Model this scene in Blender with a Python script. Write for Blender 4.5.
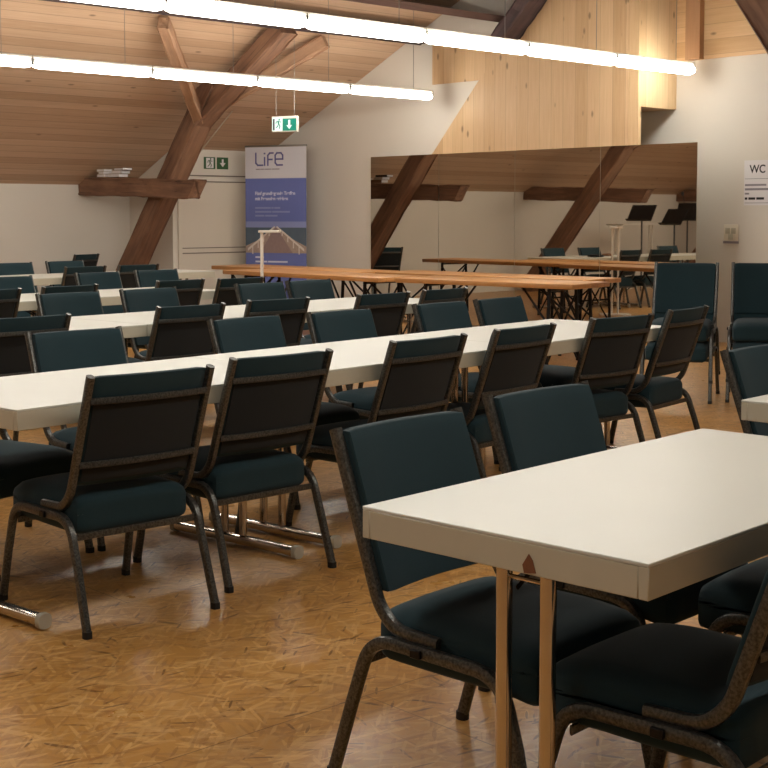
import bpy, bmesh, math, random
from mathutils import Vector, Matrix, Euler
random.seed(7)
PI = math.pi
R = math.radians
for o in list(bpy.data.objects):
    bpy.data.objects.remove(o)
scene = bpy.context.scene
COL = scene.collection

# ------------------------------------------------------------------ camera
F_PX = 1350.0
cam_d = bpy.data.cameras.new('camera')
cam = bpy.data.objects.new('camera', cam_d)
COL.objects.link(cam)
cam_d.sensor_fit = 'HORIZONTAL'
cam_d.sensor_width = 36.0
cam_d.lens = 36.0 * F_PX / 768.0
PITCH = R(3.75)
# the photograph is the lower part of a taller frame, so its optical centre lies above the middle
cam_d.shift_y = -(384.0 - (214.0 + F_PX * math.tan(PITCH))) / 768.0
cam.location = (0, 0, 1.36)
cam.rotation_euler = (PI / 2 - PITCH, 0, R(47.2))
cam_d.clip_start = 0.05
cam_d.clip_end = 100
scene.camera = cam

# ------------------------------------------------------------------ world, exposure
world = bpy.data.worlds.new('world')
scene.world = world
world.use_nodes = True
bg = world.node_tree.nodes['Background']
bg.inputs[0].default_value = (0.03, 0.04, 0.06, 1)
bg.inputs[1].default_value = 0.3
scene.view_settings.view_transform = 'Standard'
scene.view_settings.look = 'None'
scene.view_settings.gamma = 1.0
scene.view_settings.use_curve_mapping = False
scene.view_settings.exposure = 1.25
TUBE_STRENGTH = 11.0
TUBE_COLOR = (1.0, 0.975, 0.90, 1)

# ------------------------------------------------------------------ node helpers
def srgb(r, g, b):
    def f(c):
        c /= 255.0
        return c / 12.92 if c <= 0.04045 else ((c + 0.055) / 1.055) ** 2.4
    return (f(r), f(g), f(b), 1)

class NT:
    def __init__(s, name):
        s.m = bpy.data.materials.new(name)
        s.m.use_nodes = True
        s.t = s.m.node_tree
        s.b = s.t.nodes['Principled BSDF']
    def n(s, typ, **kw):
        nd = s.t.nodes.new(typ)
        for k, v in kw.items():
            setattr(nd, k, v)
        return nd
    def l(s, a, b):
        s.t.links.new(a, b)
    def setin(s, sock, v):
        if hasattr(v, 'is_output') or isinstance(v, bpy.types.NodeSocket):
            s.l(v, sock)
        else:
            sock.default_value = v
    def math(s, op, a, b=0.0, c=None, clamp=False):
        nd = s.n('ShaderNodeMath', operation=op)
        nd.use_clamp = clamp
        s.setin(nd.inputs[0], a)
        s.setin(nd.inputs[1], b)
        if c is not None:
            s.setin(nd.inputs[2], c)
        return nd.outputs[0]
    def mix(s, f, a, b, mode='MIX'):
        nd = s.n('ShaderNodeMix', data_type='RGBA', blend_type=mode)
        s.setin(nd.inputs[0], f)
        s.setin(nd.inputs[6], a)
        s.setin(nd.inputs[7], b)
        return nd.outputs[2]
    def coords(s, scale=(1, 1, 1), rot=(0, 0, 0), loc=(0, 0, 0), src=None):
        mp = s.n('ShaderNodeMapping')
        mp.inputs['Scale'].default_value = scale
        mp.inputs['Rotation'].default_value = rot
        mp.inputs['Location'].default_value = loc
        if src is None:
            src = s.n('ShaderNodeTexCoord').outputs['Object']
        s.l(src, mp.inputs[0])
        return mp.outputs[0]
    def noise(s, vec, scale=5, detail=4, rough=0.5):
        nd = s.n('ShaderNodeTexNoise')
        nd.inputs['Scale'].default_value = scale
        nd.inputs['Detail'].default_value = detail
        nd.inputs['Roughness'].default_value = rough
        s.l(vec, nd.inputs['Vector'])
        return nd.outputs['Fac']
    def ramp(s, f, a, b):
        nd = s.n('ShaderNodeMapRange')
        nd.inputs['From Min'].default_value = a
        nd.inputs['From Max'].default_value = b
        s.l(f, nd.inputs['Value'])
        return nd.outputs[0]
    def bump(s, h, strength=0.2, dist=0.01):
        nd = s.n('ShaderNodeBump')
        nd.inputs['Strength'].default_value = strength
        nd.inputs['Distance'].default_value = dist
        s.l(h, nd.inputs['Height'])
        s.l(nd.outputs[0], s.b.inputs['Normal'])
    def base(s, v):
        s.setin(s.b.inputs['Base Color'], v)
    def rough(s, v):
        s.setin(s.b.inputs['Roughness'], v)

def simple(name, col, rough=0.5, metal=0.0, noise_amt=0.0, noise_scale=20, bump=0.0):
    t = NT(name)
    t.rough(rough)
    t.b.inputs['Metallic'].default_value = metal
    if noise_amt > 0 or bump > 0:
        f = t.noise(t.coords(), noise_scale, 4)
        dark = tuple(c * (1 - noise_amt) for c in col[:3]) + (1,)
        lite = tuple(min(1, c * (1 + noise_amt)) for c in col[:3]) + (1,)
        t.base(t.mix(f, dark, lite))
        if bump > 0:
            t.bump(f, bump, 0.003)
    else:
        t.base(col)
    return t.m

def wood_planks(name, light, dark, across, along, width, groove=0.05, knots=0.5, rough=0.55, bow=0.0):
    """boards of the given width; 'across' and 'along' are axis numbers in object space"""
    t = NT(name)
    tc = t.n('ShaderNodeTexCoord').outputs['Object']
    sep = t.n('ShaderNodeSeparateXYZ')
    t.l(tc, sep.inputs[0])
    q = t.math('DIVIDE', sep.outputs[across], width)
    idx = t.math('FLOOR', q)
    fr = t.math('FRACT', q)
    wn = t.n('ShaderNodeTexWhiteNoise', noise_dimensions='1D')
    t.l(idx, wn.inputs['W'])
    sc = [1, 1, 1]
    sc = [14.0 if i == across else (0.8 if i == along else 14.0) for i in range(3)]
    g1 = t.noise(t.coords(tuple(sc), src=tc), 3.0, 6, 0.6)
    sc2 = [40.0 if i == across else (1.2 if i == along else 40.0) for i in range(3)]
    g2 = t.noise(t.coords(tuple(sc2), src=tc), 2.0, 3, 0.6)
    f = t.math('ADD', t.math('MULTIPLY', g1, 0.5), t.math('MULTIPLY', g2, 0.3))
    f = t.math('ADD', f, t.math('MULTIPLY', wn.outputs[0], 0.35))
    f = t.ramp(f, 0.3, 0.85)
    c = t.mix(f, light, dark)
    # knots
    sk = [7.0 if i == across else (3.0 if i == along else 3.0) for i in range(3)]
    vo = t.n('ShaderNodeTexVoronoi', feature='F1')
    vo.inputs['Scale'].default_value = 1.0
    vo.inputs['Randomness'].default_value = 1.0
    t.l(t.coords(tuple(sk), src=tc), vo.inputs['Vector'])
    k = t.ramp(vo.outputs['Distance'], 0.15, 0.07)
    sel = t.n('ShaderNodeSeparateColor')
    t.l(vo.outputs['Color'], sel.inputs[0])
    k = t.math('MULTIPLY', k, t.math('LESS_THAN', sel.outputs[0], knots))
    c = t.mix(t.math('MULTIPLY', k, 0.75, clamp=True), c, tuple(x * 0.35 for x in dark[:3]) + (1,))
    # grooves
    e = t.math('MINIMUM', fr, t.math('SUBTRACT', 1.0, fr))
    gr = t.math('LESS_THAN', e, groove)
    c = t.mix(t.math('MULTIPLY', gr, 0.45), c, tuple(x * 0.4 for x in dark[:3]) + (1,))
    t.base(c)
    t.rough(rough)
    t.bump(t.math('SUBTRACT', f, t.math('MULTIPLY', gr, 2.0)), 0.25, 0.004)
    return t.m

def wood_beam(name, light, dark, rough=0.75, scale=1.0):
    """old timber, grain along local X"""
    t = NT(name)
    v = t.coords((0.7 * scale, 9 * scale, 9 * scale))
    a = t.noise(v, 2.0, 7, 0.65)
    b = t.noise(t.coords((1.5, 3, 3)), 1.3, 3, 0.5)
    f = t.math('ADD', t.math('MULTIPLY', a, 0.65), t.math('MULTIPLY', b, 0.45))
    f = t.ramp(f, 0.35, 0.75)
    c = t.mix(f, dark, light)
    cr = t.noise(t.coords((0.5, 30, 30)), 1.5, 2, 0.5)
    crk = t.math('LESS_THAN', cr, 0.34)
    c = t.mix(t.math('MULTIPLY', crk, 0.6), c, tuple(x * 0.3 for x in dark[:3]) + (1,))
    t.base(c)
    t.rough(rough)
    t.bump(f, 0.5, 0.01)
    return t.m

def osb():
    t = NT('varnished_strand_board')
    tc = t.n('ShaderNodeTexCoord').outputs['Object']
    base = t.mix(t.noise(t.coords(src=tc), 2.0, 4), srgb(176, 124, 58), srgb(197, 145, 76))
    c = base
    hgt = None
    for i, (ang, sx, sy) in enumerate([(15, 9, 70), (75, 8, 60), (130, 10, 75), (-25, 7, 48), (48, 12, 90), (100, 9, 66)]):
        rv = t.coords(rot=(0, 0, R(ang)), loc=(i * 3.3, i * 1.7, 0), src=tc)
        wv = t.n('ShaderNodeTexNoise')
        wv.inputs['Scale'].default_value = 6
        t.l(rv, wv.inputs['Vector'])
        dist = t.n('ShaderNodeVectorMath', operation='MULTIPLY_ADD')
        t.l(wv.outputs['Color'], dist.inputs[0])
        dist.inputs[1].default_value = (0.03, 0.03, 0)
        t.l(rv, dist.inputs[2])
        v2 = t.coords((sx, sy, 1), src=dist.outputs[0])
        vo = t.n('ShaderNodeTexVoronoi', feature='F1', voronoi_dimensions='2D')
        vo.inputs['Scale'].default_value = 1.0
        t.l(v2, vo.inputs['Vector'])
        sp = t.n('ShaderNodeSeparateColor')
        t.l(vo.outputs['Color'], sp.inputs[0])
        mask = t.math('LESS_THAN', sp.outputs[0], 0.30)
        # the strand keeps only the heart of its cell
        mask = t.math('MULTIPLY', mask, t.math('LESS_THAN', vo.outputs['Distance'], 0.55))
        tone = t.mix(sp.outputs[1], srgb(146, 94, 42), srgb(224, 178, 112))
        c = t.mix(t.math('MULTIPLY', mask, 0.5), c, tone)
        dk = t.math('MULTIPLY', t.math('LESS_THAN', sp.outputs[2], 0.02), t.math('LESS_THAN', vo.outputs['Distance'], 0.35))
        c = t.mix(t.math('MULTIPLY', dk, 0.6), c, srgb(70, 36, 14))
        hgt = sp.outputs[1] if hgt is None else t.math('ADD', hgt, t.math('MULTIPLY', mask, sp.outputs[1]))
    # board joints, 1.25 x 2.5 m
    sep = t.n('ShaderNodeSeparateXYZ')
    t.l(tc, sep.inputs[0])
    fx = t.math('FRACT', t.math('DIVIDE', t.math('ADD', sep.outputs[0], 0.28), 1.25))
    row = t.math('FLOOR', t.math('DIVIDE', t.math('ADD', sep.outputs[0], 0.28), 1.25))
    fy = t.math('FRACT', t.math('ADD', t.math('DIVIDE', sep.outputs[1], 2.5), t.math('MULTIPLY', row, 0.5)))
    j = t.math('MAXIMUM', t.math('LESS_THAN', fx, 0.003), t.math('LESS_THAN', fy, 0.0014))
    c = t.mix(t.math('MULTIPLY', j, 0.65), c, srgb(80, 45, 18))
    t.base(c)
    rn = t.noise(t.coords(src=tc), 5.0, 5)
    t.rough(t.math('ADD', t.math('MULTIPLY', rn, 0.08), 0.25))
    t.b.inputs['Specular IOR Level'].default_value = 0.5
    t.bump(t.math('SUBTRACT', hgt, t.math('MULTIPLY', j, 3.0)), 0.22, 0.002)
    return t.m

def plaster(name, col):
    t = NT(name)
    f = t.noise(t.coords(), 1.3, 5)
    t.base(t.mix(f, tuple(c * 0.93 for c in col[:3]) + (1,), col))
    t.rough(0.85)
    t.bump(t.noise(t.coords(), 60, 3), 0.08, 0.003)
    return t.m

def emit(name, col, strength):
    t = NT(name)
    t.base(col)
    t.b.inputs['Emission Color'].default_value = col
    t.b.inputs['Emission Strength'].default_value = strength
    return t.m

def fabric(name, col, col2):
    t = NT(name)
    f = t.noise(t.coords(), 220, 2)
    g = t.noise(t.coords(), 6, 3)
    t.base(t.mix(t.math('MULTIPLY', t.math('ADD', f, g), 0.5), col, col2))
    t.rough(0.9)
    t.b.inputs['Sheen Weight'].default_value = 0.06
    t.b.inputs['Sheen Roughness'].default_value = 0.5
    t.bump(f, 0.15, 0.001)
    return t.m

def hammered(name, a, b, metal=0.55, rough=0.38):
    t = NT(name)
    vo = t.n('ShaderNodeTexVoronoi', feature='F1')
    vo.inputs['Scale'].default_value = 160
    t.l(t.coords(), vo.inputs['Vector'])
    g = t.noise(t.coords(), 150, 3, 0.6)
    t.base(t.mix(t.ramp(g, 0.35, 0.65), a, b))
    t.b.inputs['Metallic'].default_value = metal
    t.rough(rough)
    t.bump(vo.outputs['Distance'], 0.25, 0.002)
    return t.m

M = {}
M['osb'] = osb()
M['white_wall'] = plaster('white_plaster', srgb(222, 215, 203))
M['roof_wood'] = wood_planks('pine_roof_boards', srgb(210, 180, 152), srgb(180, 146, 116), 0, 1, 0.145, 0.035, 0.35)
M['clt'] = wood_planks('pine_wall_boards', srgb(220, 188, 146), srgb(194, 156, 114), 0, 2, 0.17, 0.012, 0.8)
M['clt_side'] = wood_planks('pine_side_boards', srgb(228, 198, 156), srgb(204, 168, 124), 1, 2, 0.2, 0.012, 0.4)
M['clt_h'] = wood_planks('pine_level_boards', srgb(222, 186, 140), srgb(196, 154, 108), 2, 0, 0.16, 0.012, 0.5)
M['post_wood'] = wood_planks('pine_post_wood', srgb(184, 142, 104), srgb(156, 112, 78), 0, 2, 0.5, 0.0, 0.2)
M['old_ceiling'] = wood_planks('old_ceiling_boards', srgb(134, 104, 92), srgb(92, 68, 60), 0, 1, 0.2, 0.02, 0.2)
M['beam'] = wood_beam('old_beam_timber', srgb(152, 114, 88), srgb(90, 62, 48))
M['beam_dark'] = wood_beam('dark_beam_timber', srgb(96, 76, 74), srgb(50, 40, 42))
M['brace'] = wood_beam('pale_brace_timber', srgb(190, 152, 120), srgb(138, 102, 78))
M['fabric'] = fabric('dark_green_fabric', srgb(9, 36, 42), srgb(15, 48, 55))
M['fabric_back'] = fabric('black_back_fabric', srgb(12, 15, 16), srgb(19, 23, 24))
M['frame'] = hammered('hammered_grey_metal', srgb(64, 64, 62), srgb(104, 103, 98), 0.7, 0.30)
M['rubber'] = simple('black_rubber', srgb(22, 21, 20), 0.6)
M['laminate'] = simple('cream_laminate', srgb(212, 211, 200), 0.38, 0, 0.03, 3)
M['edge'] = simple('cream_table_edge', srgb(194, 188, 168), 0.45, 0, 0.05, 12)
M['under'] = simple('table_underside', srgb(70, 56, 46), 0.7)
M['bare'] = simple('bare_chipboard', srgb(120, 76, 48), 0.8, 0, 0.2, 80)
M['chrome'] = simple('chrome_steel', srgb(206, 196, 184), 0.14, 1.0)
M['cap'] = simple('grey_plastic_cap', srgb(176, 168, 150), 0.5)
M['bench_wood'] = wood_planks('varnished_table_boards', srgb(214, 158, 98), srgb(182, 122, 66), 1, 0, 0.11, 0.02, 0.1, 0.35)
M['black_steel'] = simple('black_steel', srgb(30, 28, 28), 0.45, 0.6)
M['black'] = simple('black_plastic', srgb(24, 25, 28), 0.5)
M['grey_metal'] = simple('grey_metal', srgb(150, 146, 140), 0.4, 0.8)
M['white_metal'] = simple('white_enamel', srgb(224, 218, 206), 0.4)
M['tube'] = emit('lit_tube', TUBE_COLOR, TUBE_STRENGTH)
M['sign_lit_green'] = emit('lit_sign_green', srgb(10, 128, 108), 0.12)
M['sign_lit_white'] = emit('lit_sign_white', srgb(205, 232, 228), 0.22)
M['dull_green'] = simple('printed_green', srgb(48, 88, 52), 0.5)
M['paper'] = simple('white_paper', srgb(226, 222, 222), 0.7)
M['ink'] = simple('black_ink', srgb(38, 36, 40), 0.7)
M['grey_ink'] = simple('grey_ink', srgb(140, 134, 140), 0.7)
M['red_ink'] = simple('red_ink', srgb(200, 90, 90), 0.7)
M['groove'] = simple('shadow_gap_grey', srgb(120, 110, 100), 0.8)
M['door_white'] = simple('door_white_paint', srgb(214, 204, 188), 0.5, 0, 0.03, 2)
M['banner_grey'] = simple('banner_light_print', srgb(206, 204, 210), 0.55)
M['banner_blue'] = simple('banner_blue_print', srgb(104, 116, 178), 0.5, 0, 0.10, 1.3)
M['banner_pale'] = simple('banner_haze_print', srgb(140, 150, 196), 0.5)
M['banner_sea'] = simple('banner_sea_print', srgb(82, 98, 112), 0.5, 0, 0.15, 10)
M['banner_sand'] = simple('banner_sand_print', srgb(170, 150, 136), 0.6, 0, 0.25, 30)
M['banner_pier'] = simple('banner_pier_print', srgb(146, 124, 120), 0.6, 0, 0.12, 25)
M['banner_post'] = simple('banner_post_print', srgb(216, 206, 196), 0.6)
M['banner_text'] = simple('banner_white_print', srgb(214, 216, 232), 0.5)
M['banner_logo'] = simple('banner_logo_print', srgb(92, 90, 140), 0.5)
M['book_a'] = simple('book_cream', srgb(200, 190, 172), 0.7)
M['book_b'] = simple('book_dark', srgb(52, 44, 42), 0.7)
M['book_c'] = simple('book_brown', srgb(120, 84, 60), 0.7)
M['switch'] = simple('switch_plastic', srgb(232, 224, 206), 0.4)
mt = NT('mirror_glass')
mt.base(srgb(214, 208, 196))
mt.b.inputs['Metallic'].default_value = 1.0
mt.rough(0.015)
M['mirror'] = mt.m

# ------------------------------------------------------------------ mesh helpers
def new_obj(name, bm, mat, parent=None, smooth=False, loc=None, rot=None):
    me = bpy.data.meshes.new(name)
    bmesh.ops.recalc_face_normals(bm, faces=bm.faces)
    bm.to_mesh(me)
    bm.free()
    mats = mat if isinstance(mat, (list, tuple)) else [mat]
    for m in mats:
        me.materials.append(m)
    if smooth:
        for p in me.polygons:
            p.use_smooth = True
        try:
            me.set_sharp_from_angle(angle=R(40))
        except Exception:
            pass
    o = bpy.data.objects.new(name, me)
    COL.objects.link(o)
    if parent is not None:
        o.parent = parent
    if loc is not None:
        o.location = loc
    if rot is not None:
        o.rotation_euler = rot
    return o

def tag(o, label, cat, group=None):
    o['label'] = label
    o['category'] = cat
    if group:
        o['group'] = group
    return o

def thing(name, label, cat, loc=(0, 0, 0), rz=0.0, group=None):
    o = bpy.data.objects.new(name, None)
    COL.objects.link(o)
    o.empty_display_size = 0.1
    o.location = loc
    o.rotation_euler = (0, 0, rz)
    return tag(o, label, cat, group)

def box(bm, x0, x1, y0, y1, z0, z1, bevel=0.0, seg=2, mi=0):
    r = bmesh.ops.create_cube(bm, size=1.0)
    vs = r['verts']
    for v in vs:
        v.co = Vector(((x0 + x1) / 2 + v.co.x * (x1 - x0), (y0 + y1) / 2 + v.co.y * (y1 - y0), (z0 + z1) / 2 + v.co.z * (z1 - z0)))
    fs = set(f for v in vs for f in v.link_faces)
    for f in fs:
        f.material_index = mi
    if bevel > 0:
        es = list(set(e for v in vs for e in v.link_edges))
        bmesh.ops.bevel(bm, geom=es, offset=bevel, segments=seg, profile=0.5, affect='EDGES')
    return vs

def bbox(name, dims, mat, parent=None, bevel=0.0, seg=2, **kw):
    bm = bmesh.new()
    box(bm, *dims, bevel=bevel, seg=seg)
    return new_obj(name, bm, mat, parent, smooth=bevel > 0, **kw)

def prism(bm, pts, axis, a0, a1, mi=0):
    """polygon pts (2D) extruded along axis from a0 to a1"""
    def mk(p, a):
        if axis == 0: return Vector((a, p[0], p[1]))
        if axis == 1: return Vector((p[0], a, p[1]))
        return Vector((p[0], p[1], a))
    v0 = [bm.verts.new(mk(p, a0)) for p in pts]
    v1 = [bm.verts.new(mk(p, a1)) for p in pts]
    n = len(pts)
    fs = [bm.faces.new(v0), bm.faces.new(list(reversed(v1)))]
    for i in range(n):
        fs.append(bm.faces.new([v0[i], v0[(i + 1) % n], v1[(i + 1) % n], v1[i]]))
    for f in fs:
        f.material_index = mi

def smooth_path(pts, r=0.04, n=5):
    """round the corners of a polyline"""
    pts = [Vector(p) for p in pts]
    out = [pts[0]]
    for i in range(1, len(pts) - 1):
        a, b, c = pts[i - 1], pts[i], pts[i + 1]
        d1 = (a - b); d2 = (c - b)
        k = min(r, d1.length * 0.48, d2.length * 0.48)
        p1 = b + d1.normalized() * k
        p2 = b + d2.normalized() * k
        for j in range(n + 1):
            u = j / n
            out.append(p1 * (1 - u) ** 2 + b * 2 * u * (1 - u) + p2 * u * u)
    out.append(pts[-1])
    return out

def tube(bm, pts, rx, rz=None, seg=10, up=Vector((0, 1, 0))):
    """sweep an ellipse/rounded section along pts; rz = radius along 'up', rx = the other"""
    if rz is None:
        rz = rx
    pts = [Vector(p) for p in pts]
    rings = []
    for i, p in enumerate(pts):
        if i == 0: d = pts[1] - p
        elif i == len(pts) - 1: d = p - pts[i - 1]
        else: d = (pts[i + 1] - p).normalized() + (p - pts[i - 1]).normalized()
        d.normalize()
        u = up - d * up.dot(d)
        if u.length < 1e-3:
            u = Vector((1, 0, 0)) - d * d.x
        u.normalize()
        s = d.cross(u)
        ring = []
        for k in range(seg):
            a = 2 * PI * k / seg
            ca, sa = math.cos(a), math.sin(a)
            # squarish superellipse
            e = 0.72
            ca = math.copysign(abs(ca) ** e, ca)
            sa = math.copysign(abs(sa) ** e, sa)
            ring.append(bm.verts.new(p + s * ca * rx + u * sa * rz))
        rings.append(ring)
    for a, b in zip(rings[:-1], rings[1:]):
        for k in range(seg):
            bm.faces.new([a[k], a[(k + 1) % seg], b[(k + 1) % seg], b[k]])
    bm.faces.new(rings[0][::-1])
    bm.faces.new(rings[-1])

def cyl(bm, p0, p1, r0, r1=None, seg=14):
    r1 = r0 if r1 is None else r1
    p0 = Vector(p0); p1 = Vector(p1)
    d = (p1 - p0).normalized()
    u = Vector((0, 0, 1)) if abs(d.z) < 0.9 else Vector((1, 0, 0))
    a = d.cross(u).normalized(); b = d.cross(a)
    A = [bm.verts.new(p0 + (a * math.cos(2 * PI * k / seg) + b * math.sin(2 * PI * k / seg)) * r0) for k in range(seg)]
    B = [bm.verts.new(p1 + (a * math.cos(2 * PI * k / seg) + b * math.sin(2 * PI * k / seg)) * r1) for k in range(seg)]
    for k in range(seg):
        bm.faces.new([A[k], A[(k + 1) % seg], B[(k + 1) % seg], B[k]])
    bm.faces.new(A[::-1]); bm.faces.new(B)

def children_of(o):
    return [c for c in bpy.data.objects if c.parent == o]

def copy_tree(root, kids):
    """kids = [(part, [subparts])]"""
    r = root.copy(); COL.objects.link(r)
    for ch, subs in kids:
        c = ch.copy(); COL.objects.link(c); c.parent = r
        for s in subs:
            d = s.copy(); COL.objects.link(d); d.parent = c
    return r

def text_mesh(body, size, name, mat, parent=None, extrude=0.0008, loc=(0, 0, 0), rot=(0, 0, 0), align='LEFT', sx=1.0, bold=0.0):
    cu = bpy.data.curves.new('text', 'FONT')
    cu.body = body
    cu.size = size
    cu.extrude = extrude
    cu.offset = bold
    cu.align_x = align
    cu.align_y = 'BOTTOM_BASELINE'
    tmp = bpy.data.objects.new('tmp_text', cu)
    COL.objects.link(tmp)
    bpy.context.view_layer.update()
    dg = bpy.context.evaluated_depsgraph_get()
    me = bpy.data.meshes.new_from_object(tmp.evaluated_get(dg))
    bpy.data.objects.remove(tmp)
    for v in me.vertices:
        v.co.x *= sx
    me.materials.clear()
    me.materials.append(mat)
    o = bpy.data.objects.new(name, me)
    COL.objects.link(o)
    o.parent = parent
    o.location = loc
    o.rotation_euler = rot
    return o

def struct(name, bm, mat, **kw):
    o = new_obj(name, bm, mat, **kw)
    o['kind'] = 'structure'
    return o

# ------------------------------------------------------------------ the room
KX = -16.05          # knee wall
GY = 11.72           # gable wall behind the mirrors
WY = 12.35           # wall with the WC notice
def roof_z(x):
    return 1.75 + 0.455 * (x - KX)

bm = bmesh.new(); box(bm, KX - 0.2, 3.2, -4.2, WY + 0.2, -0.1, 0.0)
struct('floor', bm, M['osb'])
bm = bmesh.new(); box(bm, KX - 0.2, KX, -4.2, WY + 0.2, 0.0, 1.85)
struct('wall_left', bm, M['white_wall'])
bm = bmesh.new(); box(bm, KX - 0.2, -9.50, GY, GY + 0.12, 0.0, 4.15)
struct('wall_far', bm, M['white_wall'])
bm = bmesh.new(); box(bm, -9.62, -9.50, GY, WY, 0.0, 2.60)
struct('wall_return', bm, M['white_wall'])
bm = bmesh.new(); box(bm, -9.62, 3.2, WY, WY + 0.15, 0.0, 3.0)
struct('wall_toilet', bm, M['white_wall'])
bm = bmesh.new(); box(bm, -8.66, 3.2, WY - 0.03, WY + 0.15, 3.0, 4.15)
struct('wall_upper_boards', bm, M['clt_h'])
bm = bmesh.new(); box(bm, 3.0, 3.2, -4.2, WY + 0.2, 0.0, 4.15)
struct('wall_right', bm, M['white_wall'])
bm = bmesh.new(); box(bm, KX - 0.2, 3.2, -4.2, -4.0, 0.0, 4.15)
struct('wall_back', bm, M['white_wall'])
# sloping boarded roof
bm = bmesh.new()
prism(bm, [(KX - 0.25, roof_z(KX - 0.25)), (-11.0, roof_z(-11.0)), (-11.0, roof_z(-11.0) + 0.08), (KX - 0.25, roof_z(KX - 0.25) + 0.08)], 1, -4.2, GY + 0.01)
struct('ceiling_slope', bm, M['roof_wood'])
bm = bmesh.new(); box(bm, -11.05, 3.2, -4.2, WY + 0.2, 4.05, 4.15)
struct('ceiling', bm, M['old_ceiling'])
# boxed corner with the emergency door
bm = bmesh.new()
BX = -15.0
prism(bm, [(KX, 0), (BX, 0), (BX, roof_z(BX) - 0.005), (KX, roof_z(KX) - 0.005)], 1, 10.09, GY + 0.005)
struct('wall_box', bm, M['white_wall'])
o = bbox('door_1', (BX + 0.002, BX + 0.03, 10.16, 11.60, 0.02, 1.78), M['door_white'])
o['kind'] = 'structure'
for nm, z0, z1 in (('trim_1', 1.865, 1.88), ('trim_2', 1.785, 1.80)):
    o = bbox(nm, (BX + 0.002, BX + 0.02, 10.10, 11.66, z0, z1), M['groove']); o['kind'] = 'structure'
for nm, z0, z1 in (('trim_3', 0.90, 0.912), ('trim_4', 0.83, 0.845)):
    o = bbox(nm, (BX + 0.03, BX + 0.036, 10.22, 11.56, z0, z1), M['groove']); o['kind'] = 'structure'
# boarded wall panel above the mirrors, its left edge runs up at a slant
bm = bmesh.new()
prism(bm, [(-11.80, 2.05), (-11.72, 2.11), (-10.99, 2.90), (-10.51, 3.33), (-10.06, 3.76), (-9.75, 4.06), (-8.805, 4.06), (-8.805, 2.05)], 1, GY - 0.05, GY + 0.005)
struct('wall_board_panel', bm, M['clt'])
bm = bmesh.new(); box(bm, -8.80, -8.67, GY - 0.05, WY, 2.49, 4.06)
struct('wall_board_side', bm, M['clt_side'])
bm = bmesh.new(); box(bm, -8.80, -8.67, GY - 0.05, GY, 2.05, 2.49)
struct('wall_board_edge', bm, M['clt_side'])
bm = bmesh.new(); box(bm, -9.62, -8.80, GY + 0.006, WY, 2.49, 2.55)
struct('ceiling_recess', bm, M['clt'])
bm = bmesh.new(); prism(bm, [(-11.76, 2.93), (-10.96, 2.93), (-10.49, 3.35), (-10.49, 3.42), (-11.76, 3.47)], 1, GY - 0.03, GY + 0.004)
struct('wall_board_infill', bm, M['clt'])
bm = bmesh.new(); box(bm, -8.49, -8.31, WY - 0.11, WY - 0.03, 3.0, 4.06)
struct('trim_5', bm, M['post_wood'])
bm = bmesh.new(); prism(bm, [(-11.74, 3.79), (-10.44, 3.52), (-10.44, 3.60), (-11.74, 3.88)], 1, 7.6, GY)
struct('ceiling_hatch', bm, M['old_ceiling'])

# ------------------------------------------------------------------ old timbers
def beam(name, p0, p1, w, d, mat, label, cat='beam', group=None, cut0=None, cut1=None, roll=0.0, parent=None):
    """square timber from p0 to p1, width w (local Y), depth d (local Z)"""
    p0 = Vector(p0); p1 = Vector(p1)
    L = (p1 - p0).length
    bm = bmesh.new()
    n = 14
    rings = []
    rr = random.Random(hash(name) % 1000 + int(abs(p0.x * 37 + p0.y * 11)))
    for i in range(n + 1):
        x = L * i / n
        wob = lambda: rr.uniform(-0.008, 0.008)
        ring = []
        ch = 0.016
        for (sy, sz) in ((-1, -1), (1, -1), (1, 1), (-1, 1)):
            for k in range(2):
                cy = sy * (w / 2 - (ch if (k == 0) == (sy * sz > 0) else 0))
                cz = sz * (d / 2 - (ch if (k == 1) == (sy * sz > 0) else 0))
                xx = x
                if i == n and cut1: xx = x + cz * cut1
                if i == 0 and cut0: xx = x + cz * cut0
                ring.append(bm.verts.new((xx, cy + wob() * (0 < i < n), cz + wob() * (0 < i < n))))
        rings.append(ring)
    for a, b in zip(rings[:-1], rings[1:]):
        for k in range(8):
            bm.faces.new([a[k], a[(k + 1) % 8], b[(k + 1) % 8], b[k]])
    bm.faces.new(rings[0][::-1]); bm.faces.new(rings[-1])
    d3 = (p1 - p0).normalized()
    up = Vector((0, 0, 1)) if abs(d3.z) < 0.95 else Vector((0, 1, 0))
    y = up.cross(d3).normalized(); z = d3.cross(y)
    m = Matrix((d3, y, z)).transposed().to_4x4()
    m.translation = p0
    o = new_obj(name, bm, mat, None)
    o.matrix_world = m
    if parent is not None:
        o.parent = parent
        o.matrix_parent_inverse = parent.matrix_world.inverted()
    elif label:
        tag(o, label, cat, group)
    return o

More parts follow.
